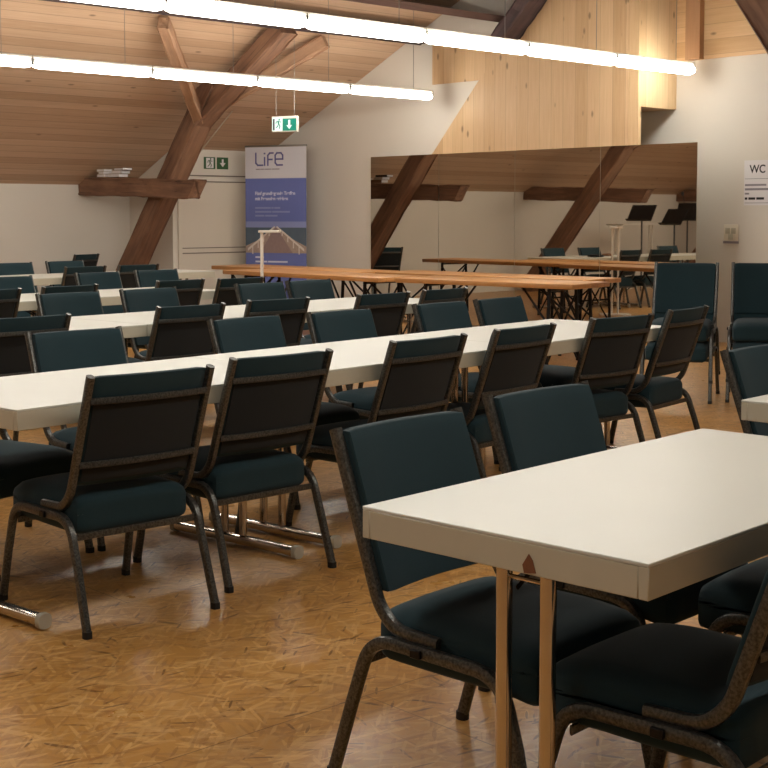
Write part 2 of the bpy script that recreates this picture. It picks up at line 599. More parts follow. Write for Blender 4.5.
TR = [(9.4, 'leaning old timber post with pale brace, rising left of the blue banner',
       'short level timber beam with books on it, fixed across the leaning post'),
      (5.0, 'leaning old post seen only in the mirror, below the boarded panel',
       'short level timber beam seen only in the mirror, near the middle panels'),
      (0.35, 'old post partly mirrored at the right end, behind the music stands',
       'short level timber beam seen at the far right end of the mirror')]
for ty, lp, lb in TR:
    post = thing('leaning_post', lp, 'timber post', (-15.80, ty + 0.21, 0))
    bpy.context.view_layer.update()
    beam('post_timber', (-15.80, ty + 0.21, 0.0), (-13.33, ty + 0.21, 2.96), 0.26, 0.27, M['beam'], None, parent=post)
    beam('strut', (-13.75, ty + 0.21, 2.46), (-11.98, ty + 0.21, 3.46), 0.24, 0.22, M['beam'], None, parent=post)
    for s in (-1, 1):
        beam('brace', (-13.62 + 0.14 * (s > 0), ty + 0.21 + 0.06 * s, 2.52 + 0.12 * (s > 0)), (-12.20, ty + 0.21 + (1.5 if s < 0 else 0.75) * s, 3.38), 0.13, 0.16, M['brace'], None, parent=post)
    beam('tie_beam', (-16.04, ty - 0.02, 1.73), (-13.42, ty - 0.02, 1.655), 0.19, 0.235, M['beam'], lb, 'beam', cut1=0.65)
beam('roof_purlin', (-11.88, -3.98, 3.505), (-11.88, GY - 0.01, 3.505), 0.24, 0.16, M['beam_dark'],
     'long dark purple-brown beam under the roof boards, above the two light rows')
beam('slanting_beam', (-10.52, GY - 0.22, 3.24), (-9.78, GY - 0.22, 3.95), 0.3, 0.17, M['beam_dark'],
     'dark slanting beam along the top edge of the boarded wall panel')
beam('corner_post', (-6.44, 9.4, 4.04), (-3.61, 9.4, 0.0), 0.26, 0.42, M['beam'],
     'thick slanting old timber crossing the top right corner', 'timber post')
M_grid = None

# small books and boxes on the tie beam of the front post
BK = [(-15.66, 0.17, 0.035, 'book_a', 'lowest cream book of the left stack on the short timber beam'),
      (-15.64, 0.16, 0.035, 'book_c', 'brown book in the middle of the left stack on the short timber beam'),
      (-15.67, 0.15, 0.03, 'book_a', 'top cream book of the left stack on the short timber beam'),
      (-15.34, 0.26, 0.045, 'book_c', 'brown book lying under the pale one on the short timber beam'),
      (-15.28, 0.22, 0.04, 'book_a', 'pale book lying in the middle of the short timber beam'),
      (-15.22, 0.24, 0.03, 'book_b', 'dark book on top of the pale one on the short timber beam')]
zl = {}
for i, (x, w, h, mk, lb) in enumerate(BK):
    key = 0 if i < 3 else 1
    ztop = 1.73 - 0.0286 * (x + 16.04) + 0.127
    z = zl.get(key, ztop)
    ob = bpy.data.objects.new('book', None)
    COL.objects.link(ob)
    ob.location = (x + 0.17, 9.37, z - 0.005)
    ob.rotation_euler = (0, 0, R([4, -6, 9, 0, 5, -4][i]))
    tag(ob, lb, 'book', 'books on the timber beam')
    bm = bmesh.new()
    box(bm, -w / 2, w / 2, -0.07, 0.07, 0, 0.003); box(bm, -w / 2, w / 2, -0.07, 0.07, h - 0.003, h); box(bm, -w / 2, w / 2, 0.066, 0.07, 0, h)
    new_obj('cover', bm, M[mk], ob)
    bbox('pages', (-w / 2 + 0.003, w / 2 - 0.003, -0.066, 0.066, 0.003, h - 0.003), M['paper'], ob)
    zl[key] = z + h + 0.001

# ------------------------------------------------------------------ mirrors
mx = [-12.84, -11.61, -10.38, -9.15, -7.92]
ML = ['leftmost tall mirror panel, showing a leaning post and short beam', 'second mirror panel from the left, mostly showing white wall',
      'third mirror panel from the left, showing the start of a level beam', 'rightmost mirror panel, showing the music stands']
for i in range(4):
    tkn = thing('wall_mirror', ML[i], 'mirror', ((mx[i] + mx[i + 1]) / 2, GY - 0.06, 0.04), 0, 'mirror panels in a row on the far wall')
    hw = (mx[i + 1] - mx[i]) / 2 - 0.003
    bbox('glass', (-hw, hw, -0.003, 0.0, 0.0, 2.045), M['mirror'], tkn)
    bbox('backing', (-hw + 0.002, hw - 0.002, 0.0, 0.008, 0.0, 2.045), M['edge'], tkn)

# ------------------------------------------------------------------ fluorescent light rows
SEG = 1.31
def make_light(label, x, y1, z, group, wide):  # wide: tube radius, enlarged to build part of the bloom into its shape
    t = thing('tube_light', label, 'ceiling light', (x, y1 - SEG / 2, z), 0, group)
    h = SEG / 2
    bm = bmesh.new()
    box(bm, -0.03, 0.03, -h + 0.005, h - 0.005, 0.035, 0.06, bevel=0.004, seg=1)
    new_obj('housing', bm, M['white_metal'], t, True)
    bm = bmesh.new()
    n = 12
    rings = []
    for yy, s in ((-h + 0.02, 0.72), (-h + 0.07, 1.0), (h - 0.07, 1.0), (h - 0.02, 0.72)):
        ring = [bm.verts.new((wide * s * math.cos(2 * PI * k / n), yy, -0.018 + wide * 0.8 * s * math.sin(2 * PI * k / n))) for k in range(n)]
        rings.append(ring)
    for a, b in zip(rings[:-1], rings[1:]):
        for k in range(n):
            bm.faces.new([a[k], a[(k + 1) % n], b[(k + 1) % n], b[k]])
    bm.faces.new(rings[0][::-1]); bm.faces.new(rings[-1])
    new_obj('tube', bm, M['tube'], t, True)
    for s in (-1, 1):
        bbox('end_cap', (-0.028, 0.028, s * h - 0.018, s * h + 0.018 if s < 0 else h - 0.002, -0.03, 0.035) if s > 0 else (-0.028, 0.028, -h + 0.002, -h + 0.018, -0.03, 0.035), M['grey_metal'], t)
    top = min(4.05, roof_z(x) if x < -11.0 else 4.05) - z
    bm = bmesh.new(); cyl(bm, (0, h - 0.3, 0.06), (0, h - 0.3, top), 0.003, seg=6)
    new_obj('suspension_wire', bm, M['grey_metal'], t)
    return t
ROWS = [(-8.26, 12.05, 2.875, 9, 'in the bright upper light row', 0.066), (-11.52, 11.44, 2.77, 8, 'in the lower light row', 0.050),
        (-4.9, 7.2, 2.9, 6, 'out of view over the front tables', 0.05),
        (-1.6, 7.2, 2.9, 6, 'out of view on the right', 0.05)]
ORD = ['first', 'second', 'third', 'fourth', 'fifth', 'sixth', 'seventh', 'eighth', 'ninth', 'tenth']
for x, y1, z, n, nm, wide in ROWS:
    for k in range(n):
        end = 'from its far right end'
        make_light('lit tube lamp %s, %s %s' % (nm, ORD[k], end), x, y1 - k * SEG, z, 'tube lights ' + nm, wide)

# ------------------------------------------------------------------ chairs
def rounded_cushion(bm, x0, x1, y0, y1, z0, z1, r, puff=0.015, n=10, zf=None):
    """a soft box with bulging faces"""
    vs = []
    def pt(u, v, w):
        return Vector((x0 + (x1 - x0) * u, y0 + (y1 - y0) * v, z0 + (z1 - z0) * w))
    b2 = bmesh.new()
    bmesh.ops.create_cube(b2, size=2.0)
    bmesh.ops.subdivide_edges(b2, edges=b2.edges[:], cuts=n, use_grid_fill=True)
    cx, cy, cz = (x0 + x1) / 2, (y0 + y1) / 2, (z0 + z1) / 2
    hx, hy, hz = (x1 - x0) / 2, (y1 - y0) / 2, (z1 - z0) / 2
    mp = {}
    for v in b2.verts:
        p = v.co
        q = Vector((p.x * hx, p.y * hy, p.z * hz))
        inner = Vector((max(-hx + r, min(hx - r, q.x)), max(-hy + r, min(hy - r, q.y)), max(-hz + r, min(hz - r, q.z))))
        d = q - inner
        if d.length > 1e-6:
            q = inner + d.normalized() * min(r, d.length)
        k = (1 - p.x ** 2) * (1 - p.y ** 2)
        if abs(p.z) > 0.5: q.z += math.copysign(puff * k, p.z)
        mp[v] = bm.verts.new(q + Vector((cx, cy, cz)))
    for f in b2.faces:
        bm.faces.new([mp[v] for v in f.verts])
    b2.free()

LEAN = lambda z: -0.135 - 0.155 * (z - 0.40) / 0.445      # x of the upright at height z
def make_chair():
    t = thing('banquet_chair', 'chair', 'chair')
    parts = []
    # seat cushion: thick, rounded waterfall front
    bm = bmesh.new()
    rounded_cushion(bm, -0.175, 0.300, -0.222, 0.222, 0.302, 0.436, 0.036, 0.010, 12)
    for v in bm.verts:
        if v.co.x > 0.14:
            k = (v.co.x - 0.14) / 0.16
            v.co.z -= 0.016 * k * k
        k = (abs(v.co.y) / 0.222) ** 5
        if v.co.z > 0.375: v.co.z -= 0.016 * k
        
    parts.append((new_obj('seat', bm, M['fabric'], t, True), []))
    # back cushion, slightly curved
    bm = bmesh.new()
    rounded_cushion(bm, -0.019, 0.019, -0.219, 0.219, 0.470, 0.843, 0.012, 0.0, 12)
    for v in bm.verts:
        z = v.co.z
        y = v.co.y / 0.213
        v.co.x += LEAN(z) + 0.012 + (-0.022) * (1 - y * y)
    bc = new_obj('backrest', bm, M['fabric'], t, True)
    bm = bmesh.new()
    rounded_cushion(bm, -0.003, 0.003, -0.205, 0.205, 0.485, 0.772, 0.002, 0.0, 8)
    for v in bm.verts:
        z = v.co.z
        y = v.co.y / 0.213
        v.co.x += LEAN(z) - 0.009 + (-0.022) * (1 - y * y)
    bp = new_obj('back_panel', bm, M['fabric_back'], t, True)
    bp.parent = bc
    bp['label'] = 'black rear panel'
    parts.append((bc, [bp]))
    # uprights, curving forward under the seat
    for s in (-1, 1):
        y = s * 0.229
        bm = bmesh.new()
        path = smooth_path([(LEAN(0.845) - 0.006, y, 0.845), (LEAN(0.44) - 0.004, y, 0.44), (-0.10, y, 0.392), (0.03, y, 0.386)], 0.055, 6)
        tube(bm, path, 0.0155, 0.0130, 10)
        up = new_obj('back_upright', bm, M['frame'], t, True)
        parts.append((up, []))
        # arch: rear bend, side rail, front bend
        bm = bmesh.new()
        path = smooth_path([(-0.225, s * 0.244, 0.20), (-0.168, s * 0.242, 0.366), (0.215, s * 0.242, 0.358), (0.262, s * 0.243, 0.20)], 0.075, 7)
        tube(bm, path, 0.0160, 0.0135, 10)
        parts.append((new_obj('side_arch', bm, M['frame'], t, True), []))
        for (xa, xb) in ((-0.222, -0.285), (0.260, 0.305)):
            bm = bmesh.new()
            tube(bm, [(xa, s * 0.2438, 0.21), (xb, s * 0.248, 0.012)], 0.0158, 0.0134, 10)
            lg = new_obj('leg', bm, M['frame'], t, True)
            bm = bmesh.new()
            tube(bm, [(xb * 0.99 + xa * 0.01, s * 0.248, 0.022), (xb, s * 0.248, 0.0)], 0.0172, 0.0148, 10)
            cp = new_obj('rubber_foot', bm, M['rubber'], lg, True)
            parts.append((lg, [cp]))
    # cross rails of the back
    for nm, z in (('top_rail', 0.762), ('lower_rail', 0.545)):
        bm = bmesh.new()
        pts = []
        for i in range(9):
            y = -0.222 + 0.444 * i / 8
            yy = y / 0.222
            pts.append((LEAN(z) - 0.020 - 0.022 * (1 - yy * yy), y, z))
        tube(bm, pts, 0.0045, 0.0115, 8, up=Vector((0, 0, 1)))
        parts.append((new_obj('back_rail', bm, M['frame'], t, True), []))
    # rear and front seat rails
    for x, z in ((-0.186, 0.306), (0.20, 0.304)):
        bm = bmesh.new()
        tube(bm, [(x, -0.238, z), (x, 0.238, z)], 0.0045, 0.012, 8, up=Vector((0, 0, 1)))
        parts.append((new_obj('seat_rail', bm, M['frame'], t, True), []))
    for q in (-1, 1):
        bm = bmesh.new()
        box(bm, -0.03, 0.0, q * 0.259 - 0.005, q * 0.259 + 0.005, 0.352, 0.372, bevel=0.002, seg=1)
        parts.append((new_obj('row_connector', bm, M['black_steel'], t, True), []))
    return t, parts

CH0, CHK = make_chair()
first = [True]
def chair(top, ang, label, group, z=0.0, origin=None):
    """top = world x,y of the middle of the backrest's top; ang = facing in degrees"""
    a = R(ang)
    f = Vector((math.cos(a), math.sin(a)))
    if origin is None:
        o = Vector(top) + f * 0.29
    else:
        o = Vector(origin)
    if first[0]:
        r = CH0; first[0] = False
    else:
        r = copy_tree(CH0, CHK)
    r.location = (o.x, o.y, z)
    r.rotation_euler = (0, 0, a)
    tag(r, label, 'chair', group)
    return r

G = 'dark green banquet chairs along %s'
def row(items, base, group):
    for (x, y, w, lb) in items:
        chair((x, y), w + base, lb, group)
near = lambda w: w + 90
# foreground table
gA = 'chairs at the large white table in the foreground'
chair((-2.455, 2.33), 5, 'large dark green chair at the left edge of the foreground table, nearest the viewer', gA)
chair((-2.60, 3.03), 3, 'dark green chair behind the foreground table, second along its left side', gA)
chair(None, 184, 'dark chair in the bottom right corner, its seat under the foreground table corner', gA, origin=(-1.54, 2.37))
chair(None, 185, 'dark chair cut by right frame edge, seat beyond the front corner of the large table', gA, origin=(-1.68, 3.14))
chair((-2.87, 4.63), 4, 'dark green chair at the right frame edge, behind the second small white table', 'chairs at the table by the right edge')

gB1 = G % 'the near side of the front white table row'
row([(-3.76, 2.44, 89, 'leftmost dark chair, back towards us at the front white table row'),
     (-3.89, 3.09, 91, 'second chair from left with its back to us at the front white row'),
     (-3.99, 3.95, 95, 'third chair from left with its back to us at the front white row'),
     (-4.09, 4.67, 97, 'fourth chair from left with its back to us at the front white row'),
     (-4.17, 5.50, 88, 'fifth chair from left with its back to us at the front white row'),
     (-4.29, 6.25, 100, 'dark chair, back towards us at the right end of the front white row')], 90, gB1)
gB2 = G % 'the far side of the front white table row'
row([(-5.24, 2.37, 106, 'chair behind the front white row, only its seat showing at the left frame edge'),
     (-5.33, 3.06, 91, 'teal-fronted chair facing us, leftmost behind the front white table row'),
     (-5.41, 4.06, 97, 'chair facing us behind the front white row, second from the left'),
     (-5.45, 4.72, 95, 'chair facing us behind the front white row, third from the left'),
     (-5.55, 5.58, 97, 'chair facing us behind the front white row, fourth from the left'),
     (-5.61, 6.15, 97, 'chair facing us behind the front white row, rightmost of its side')], -90, gB2)
gC1 = G % 'the near side of the second white table row'
row([(-6.20, 3.30, 93, 'dark chair, back towards us, at left frame edge in second white row'),
     (-6.35, 4.39, 93, 'dark chair, back towards us, left of the brightest gap in the second white row'),
     (-6.45, 5.10, 91, 'dark chair, back towards us, in the middle of the second white row'),
     (-6.45, 5.97, 93, 'dark chair, back towards us, second from the right at the second white row'),
     (-6.55, 6.64, 96, 'dark chair, back towards us, rightmost at the second white row')], 90, gC1)
gC2 = G % 'the far side of the second white table row'
row([(-7.92, 4.50, 94, 'chair facing us, leftmost behind the second white table row'),
     (-7.98, 5.16, 95, 'chair facing us, second from the left behind the second white row'),
     (-8.05, 6.18, 95, 'chair facing us, third from the left behind the second white row, below the banner'),
     (-8.15, 6.74, 95, 'chair facing us, rightmost behind the second white row, below the banner')], -90, gC2)
gD1 = G % 'the near side of the third white table row'
row([(-8.58, 4.28, 95, 'dark chair, back towards us, at left frame edge in third white row'),
     (-8.68, 4.95, 96, 'dark chair, back towards us, second from the left at the third white row'),
     (-8.85, 6.02, 96, 'dark chair, back towards us, third from the left at the third white row'),
     (-8.80, 6.57, 94, 'dark chair, back towards us, rightmost at the third white row')], 90, gD1)
gD2 = G % 'the far side of the third white table row'
row([(-10.28, 5.28, 96, 'chair facing us behind the third white row, cut by the left frame edge'),
     (-10.52, 6.27, 97, 'chair facing us behind the third white row, left of the leaning post'),
     (-10.62, 6.95, 93, 'chair facing us behind the third white row, in front of the leaning post')], -90, gD2)
gE1 = G % 'the near side of the rearmost white table row'
row([(-11.62, 5.55, 95, 'dark chair, back towards us at the rearmost white row, at the far left'),
     (-11.76, 6.88, 94, 'dark chair, back towards us at rearmost row, left of the leaning post'),
     (-11.82, 7.53, 90, 'dark chair, back towards us at the rearmost white row, before the leaning post foot')], 90, gE1)
gE2 = G % 'the far side of the rearmost white table row'
row([(-13.16, 6.82, 94, 'chair facing us behind the rearmost white row, cut by the left frame edge'),
     (-13.30, 7.52, 94, 'chair facing us behind the rearmost white row, beside the white gap'),
     (-13.0, 5.0, 94, 'chair behind the rearmost white row, visible only in the right mirror panel')], -90, gE2)
gO = 'loose chairs by the low white wall'
chair((-15.35, 9.0), 200, 'loose chair turned sideways against the low white wall, left of the leaning post', gO)

# stacks by the wall with the WC notice
LB = ['left stack by the far right wall', 'middle stack by the far right wall', 'right stack by the far right wall']
for i, (ox, oy, ang) in enumerate([(-5.83, 8.40, -62), (-5.38, 8.80, -58), (-4.92, 9.12, -58)]):
    for k in range(2):
        chair(None, ang, 'dark green chair, %s of the %s' % (['lower', 'upper'][k], LB[i]), 'stacked chairs by the far right wall',
              z=0.145 * k, origin=(ox - 0.03 * k * math.cos(R(ang)), oy - 0.03 * k * math.sin(R(ang))))

# ------------------------------------------------------------------ white folding tables
def make_table(L, W):
    t = thing('folding_table', 'table', 'table')
    K = []
    bm = bmesh.new()
    box(bm, -L / 2, L / 2, -W / 2, W / 2, 0.735 - 0.002, 0.74, bevel=0.0015, seg=1)
    top = new_obj('tabletop', bm, M['laminate'], t, True)
    bm = bmesh.new()
    e = 0.022
    for d in ((-L / 2, L / 2, -W / 2, -W / 2 + e), (-L / 2, L / 2, W / 2 - e, W / 2), (-L / 2, -L / 2 + e, -W / 2 + e, W / 2 - e), (L / 2 - e, L / 2, -W / 2 + e, W / 2 - e)):
        box(bm, d[0], d[1], d[2], d[3], 0.672, 0.733, bevel=0.002, seg=1)
    ed = new_obj('edge_band', bm, M['edge'], t, True)
    bm = bmesh.new()
    box(bm, -L / 2 + e, L / 2 - e, -W / 2 + e, W / 2 - e, 0.70, 0.733)
    un = new_obj('underside', bm, M['under'], t)
    K += [(top, []), (ed, []), (un, [])]
    for s in (-1, 1):
        x = s * (L / 2 - 0.11)
        for y in (-0.055, 0.055):
            bm = bmesh.new()
            tube(bm, [(x, y, 0.05), (x, y, 0.70)], 0.0155, 0.0155, 12)
            K.append((new_obj('leg', bm, M['chrome'], t, True), []))
        bm = bmesh.new()
        tube(bm, [(x, -W / 2 + 0.045, 0.028), (x, W / 2 - 0.045, 0.028)], 0.024, 0.019, 12, up=Vector((0, 0, 1)))
        ft = new_obj('foot_bar', bm, M['chrome'], t, True)
        subs = []
        for q in (-1, 1):
            bm = bmesh.new()
            tube(bm, [(x, q * (W / 2 - 0.047), 0.028), (x, q * (W / 2 - 0.025), 0.028)], 0.0262, 0.0262, 12, up=Vector((0, 0, 1)))
            subs.append(new_obj('end_cap', bm, M['cap'], ft, True))
        K.append((ft, subs))
        bm = bmesh.new()
        cyl(bm, (x, -0.055, 0.625), (x, 0.055, 0.625), 0.005, seg=8)
        K.append((new_obj('cross_bar', bm, M['chrome'], t, True), []))
        bm = bmesh.new()
        for y in (-0.03, 0.03):
            tube(bm, [(x - s * 0.01, y, 0.60), (x - s * 0.20, y, 0.70)], 0.006, 0.003, 6)
        K.append((new_obj('folding_brace', bm, M['black_steel'], t, True), []))
    return t, K

TB = {}
def table(c, ang, L, W, label, group, dz=0.0):
    key = (L, W)
    if key not in TB:
        TB[key] = make_table(L, W)
        r = TB[key][0]
    else:
        r = copy_tree(*TB[key])
    r.location = (c[0], c[1], dz)
    r.rotation_euler = (0, 0, R(ang))
    tag(r, label, 'table', group)
    return r

tA = table((-1.817, 2.632), 94.3, 1.425, 0.705, 'large white folding table in the foreground, brown worn spot on its edge', 'small white folding tables')
# worn spot where the edging broke away, over the right leg of the front end
bm = bmesh.new()
prism(bm, [(-0.078, 0.674), (-0.106, 0.678), (-0.098, 0.702), (-0.089, 0.713), (-0.074, 0.69)], 0, -1.425 / 2 - 0.0015, -1.425 / 2 + 0.001)
o = new_obj('worn_spot', bm, M['bare'], tA)
o['label'] = 'brown bare spot in the cream edging'
table((-2.18, 4.66), 94.3, 1.425, 0.705, 'white folding table cut by the right frame edge, behind the foreground table', 'small white folding tables')
def table_row(n0, ang, n, W, names, group):
    l = Vector((math.cos(R(ang)), math.sin(R(ang)))); r = Vector((math.sin(R(ang)), -math.cos(R(ang))))
    for i in range(n):
        c = Vector(n0) - r * W / 2 + l * (i + 0.5) * 1.413
        table(c, ang, 1.409, W, names[i], group)
table_row((-3.905, 2.03), 96.5, 3, 0.80, ['left end white table of the front row, showing its square front corner',
          'middle white table of the front row', 'right end white table of the front row, near the chair stacks'], 'white tables of the front row')
table_row((-6.16, 1.36), 96.2, 4, 0.80, ['white table of the second row, wholly left of the frame edge', 'white table of the second row, by the left frame edge',
          'white table of the second row, with the bright gap between chairs', 'white table of the second row, at its right end'], 'white tables of the second row')
table_row((-8.68, 3.72), 96.0, 2, 0.80, ['white table of the third row, by the left frame edge', 'white table of the third row, at its right end below the door'],
          'white tables of the third row')
table_row((-11.63, 4.45), 96.0, 3, 0.80, ['rearmost white table, cut by the left frame edge', 'rearmost white table, showing between two chairs left of the post',
          'rearmost white table, right of the leaning post foot'], 'white tables of the rearmost row')
for (x, y, lb, w) in ((-12.20, 7.86, 'small dark cloth lying on the rearmost white table, right one', 0.20), (-12.42, 7.3, 'small brown box lying on the rearmost white table, left one', 0.12)):
    bm = bmesh.new()
    rounded_cushion(bm, -w / 2, w / 2, -0.07, 0.07, 0, 0.03, 0.01, 0.006, 4)
    tag(new_obj('folded_cloth' if w > 0.15 else 'small_box', bm, M['black'] if w > 0.15 else M['book_c'], None, True, loc=(x, y, 0.743)), lb, 'cloth' if w > 0.15 else 'box')

# ------------------------------------------------------------------ wooden tables before the mirrors
def wooden_table(x0, x1, y, W, ang, label):
    L = math.hypot(x1 - x0, 0) / math.cos(R(ang))
    t = thing('wooden_trestle_table', label, 'table', ((x0 + x1) / 2, y, 0), R(ang), 'long wooden tables before the mirrors')
    bm = bmesh.new(); box(bm, -L / 2, L / 2, -W / 2, W / 2, 0.695, 0.74, bevel=0.008, seg=2)
    new_obj('tabletop', bm, M['bench_wood'], t, True)
    for s in (-1, 1):
        x = s * (L / 2 - 0.3)
        for q in (-1, 1):
            bm = bmesh.new()
            tube(bm, [(x, q * (W / 2 - 0.06), 0.0), (x, q * (W / 2 - 0.1), 0.70)], 0.016, 0.016, 8)
            new_obj('leg', bm, M['black_steel'], t, True)
            bm = bmesh.new()
            tube(bm, [(x, q * (W / 2 - 0.085), 0.36), (x - s * 0.36, q * 0.12, 0.69)], 0.010, 0.010, 8)
            new_obj('diagonal_brace', bm, M['black_steel'], t, True)
        bm = bmesh.new()
        tube(bm, [(x, -W / 2 + 0.08, 0.30), (x, W / 2 - 0.08, 0.30)], 0.011, 0.011, 8)
        tube(bm, [(x, -W / 2 + 0.08, 0.675), (x, W / 2 - 0.08, 0.675)], 0.011, 0.011, 8)
        new_obj('cross_rail', bm, M['black_steel'], t, True)
        bm = bmesh.new()
        for q in (-1, 1):
            tube(bm, [(x, -q * (W / 2 - 0.08), 0.03), (x + 0.001, q * (W / 2 - 0.08), 0.66)], 0.009, 0.009, 8)
        new_obj('cross_brace', bm, M['black_steel'], t, True)
wooden_table(-12.20, -9.66, 9.19, 0.66, 0.3, 'long brown wooden table at the front left, in front of the banner')
wooden_table(-9.60, -7.62, 9.46, 0.66, 8.0, 'brown wooden table ending in the pointed right corner, front right of the four')
wooden_table(-13.38, -10.78, 9.88, 0.66, 0.3, 'long brown wooden table at the rear left, close to the banner')
wooden_table(-10.72, -8.05, 10.20, 0.66, 4.5, 'brown wooden table at the rear right, closest to the mirrors')

# ------------------------------------------------------------------ narrow white stands
def high_table(loc, rz, L, W, H, label):
    t = thing('high_table', label, 'high table', loc, rz)
    bbox('tabletop', (-L / 2, L / 2, -W / 2, W / 2, H - 0.025, H), M['white_metal'], t, 0.004)
    xs = (0,) if L < 0.5 else (-L / 2 + 0.1, L / 2 - 0.1)
    for x in xs:
        for y in ((-0.04, 0.04)):
            bm = bmesh.new(); cyl(bm, (x - (0.08 if L < 0.5 else 0), y, 0.02), (x - (0.08 if L < 0.5 else 0), y, H - 0.025), 0.014, seg=10)
            new_obj('leg', bm, M['white_metal'], t, True)
        bbox('base_plate', (x - 0.18, x + 0.18, -0.2, 0.2, 0.0, 0.02), M['white_metal'], t, 0.004)
high_table((-11.18, 8.72, 0), R(47), 0.22, 0.16, 1.19, 'slim white stand with a small flat top, before the banner')
high_table((-15.1, 3.05, 0), R(92), 1.15, 0.4, 1.18, 'white high table on thin legs, seen in the right mirror panel')

# ------------------------------------------------------------------ music stands (seen in the mirror)
def music_stand(loc, rz, H, label, tilt=35):
    t = thing('music_stand', label, 'music stand', loc, rz, 'black music stands seen in the mirror')
    bm = bmesh.new(); cyl(bm, (0, 0, 0.18), (0, 0, H - 0.1), 0.014, seg=10); cyl(bm, (0, 0, 0.5), (0, 0, 0.62), 0.022, seg=10)
    new_obj('pole', bm, M['black'], t, True)
    for k in range(3):
        a = 2 * PI * k / 3
        bm = bmesh.new()
        tube(bm, [(0, 0, 0.22), (0.16 * math.cos(a), 0.16 * math.sin(a), 0.10), (0.28 * math.cos(a), 0.28 * math.sin(a), 0.01)], 0.009, 0.009, 8)
        new_obj('leg', bm, M['black'], t, True)
    bm = bmesh.new()
    box(bm, -0.25, 0.25, -0.004, 0.004, -0.17, 0.17, bevel=0.003, seg=1)
    box(bm, -0.25, 0.25, -0.06, 0.0, -0.175, -0.165)
    bmesh.ops.rotate(bm, verts=bm.verts, cent=(0, 0, 0), matrix=Matrix.Rotation(R(-tilt), 3, 'X'))
    bmesh.ops.translate(bm, verts=bm.verts, vec=(0, 0, H))
    new_obj('desk', bm, M['black'], t)
    return t
music_stand((-14.45, 3.72, 0), R(175), 1.38, 'black music stand, left and highest desk of the pair in the mirror')
music_stand((-13.95, 3.45, 0), R(190), 1.31, 'black music stand, right and lower desk of the pair in the mirror')
ms = music_stand((-14.3, 2.55, 0), R(185), 1.40, 'black music stand by itself near the right end of the mirror', 20)
bm = bmesh.new(); cyl(bm, (0.06, 0.03, 1.42), (0.2, 0.1, 1.72), 0.006, seg=6); cyl(bm, (0.2, 0.1, 1.70), (0.22, 0.11, 1.75), 0.02, 0.03, seg=10)
o = new_obj('clip_lamp', bm, M['black'], ms, True)

# ------------------------------------------------------------------ signs
# hanging emergency sign under the lower light row
t = thing('exit_sign', 'lit green and white emergency exit sign with a down arrow, hanging below the roof boards', 'sign', (-12.2, 9.74, 2.30), R(22))
bbox('case', (-0.165, 0.165, 0.0, 0.05, 0.0, 0.18), M['white_metal'], t, 0.004)
bbox('white_field', (-0.158, -0.02, -0.004, 0.0, 0.012, 0.168), M['sign_lit_white'], t)
bbox('green_field', (-0.02, 0.158, -0.004, 0.0, 0.012, 0.150), M['sign_lit_green'], t)
bm = bmesh.new()
prism(bm, [(0.055, 0.135), (0.08, 0.135), (0.08, 0.075), (0.105, 0.075), (0.0675, 0.03), (0.03, 0.075), (0.055, 0.075)], 1, -0.006, -0.004)
new_obj('arrow', bm, M['sign_lit_white'], t)
def running_man(parent, cx, cz, s, mat, y0, y1):
    bm = bmesh.new()
    P2 = lambda pts: [(cx + a * s, cz + b * s) for a, b in pts]
    prism(bm, P2([(0.10 + 0.09 * math.cos(a), 0.42 + 0.09 * math.sin(a)) for a in [2 * PI * k / 8 for k in range(8)]]), 1, y0, y1)
    prism(bm, P2([(-0.10, 0.28), (0.08, 0.32), (0.10, 0.0), (-0.04, -0.04)]), 1, y0, y1)
    prism(bm, P2([(0.02, 0.0), (0.10, 0.02), (0.22, -0.2), (0.14, -0.46), (0.06, -0.44), (0.12, -0.2)]), 1, y0, y1)
    prism(bm, P2([(-0.04, -0.04), (0.05, 0.0), (-0.06, -0.26), (-0.28, -0.40), (-0.30, -0.32), (-0.12, -0.2)]), 1, y0, y1)
    prism(bm, P2([(0.06, 0.30), (0.24, 0.12), (0.32, 0.2), (0.28, 0.26), (0.22, 0.2), (0.09, 0.32)]), 1, y0, y1)
    prism(bm, P2([(-0.10, 0.30), (-0.28, 0.22), (-0.30, 0.02), (-0.24, 0.02), (-0.2, 0.18), (-0.08, 0.22)]), 1, y0, y1)
    return new_obj('running_figure', bm, mat, parent)
running_man(t, -0.075, 0.09, 0.12, M['sign_lit_green'], -0.006, -0.004)
bm = bmesh.new(); box(bm, -0.145, -0.125, -0.006, -0.004, 0.02, 0.15)
new_obj('door_pictogram', bm, M['ink'], t)
for s in (-1, 1):
    bm = bmesh.new(); cyl(bm, (s * 0.12, 0.025, 0.18), (s * 0.12, 0.025, roof_z(-12.2 + s * 0.1) - 2.30), 0.0025, seg=6)
    new_obj('suspension_wire', bm, M['grey_metal'], t)
# wall pictograms over the emergency door (faces +X)
t = thing('exit_sign', 'small unlit green running-figure and arrow sign on the white wall above the door', 'sign', (BX + 0.004, 10.79, 1.965), R(90))
for nm, x0, x1 in (('figure_plate', -0.20, -0.015), ('arrow_plate', 0.015, 0.20)):
    bbox(nm, (x0, x1, -0.006, 0.0, 0.0, 0.16), M['dull_green'], t)
bbox('figure_field', (-0.165, -0.045, -0.0075, -0.006, 0.012, 0.148), M['paper'], t)
running_man(t, -0.105, 0.08, 0.13, M['dull_green'], -0.009, -0.0075)
bm = bmesh.new()
prism(bm, [(0.093, 0.135), (0.122, 0.135), (0.122, 0.085), (0.155, 0.085), (0.1075, 0.03), (0.06, 0.085), (0.093, 0.085)], 1, -0.008, -0.006)
new_obj('arrow', bm, M['paper'], t)
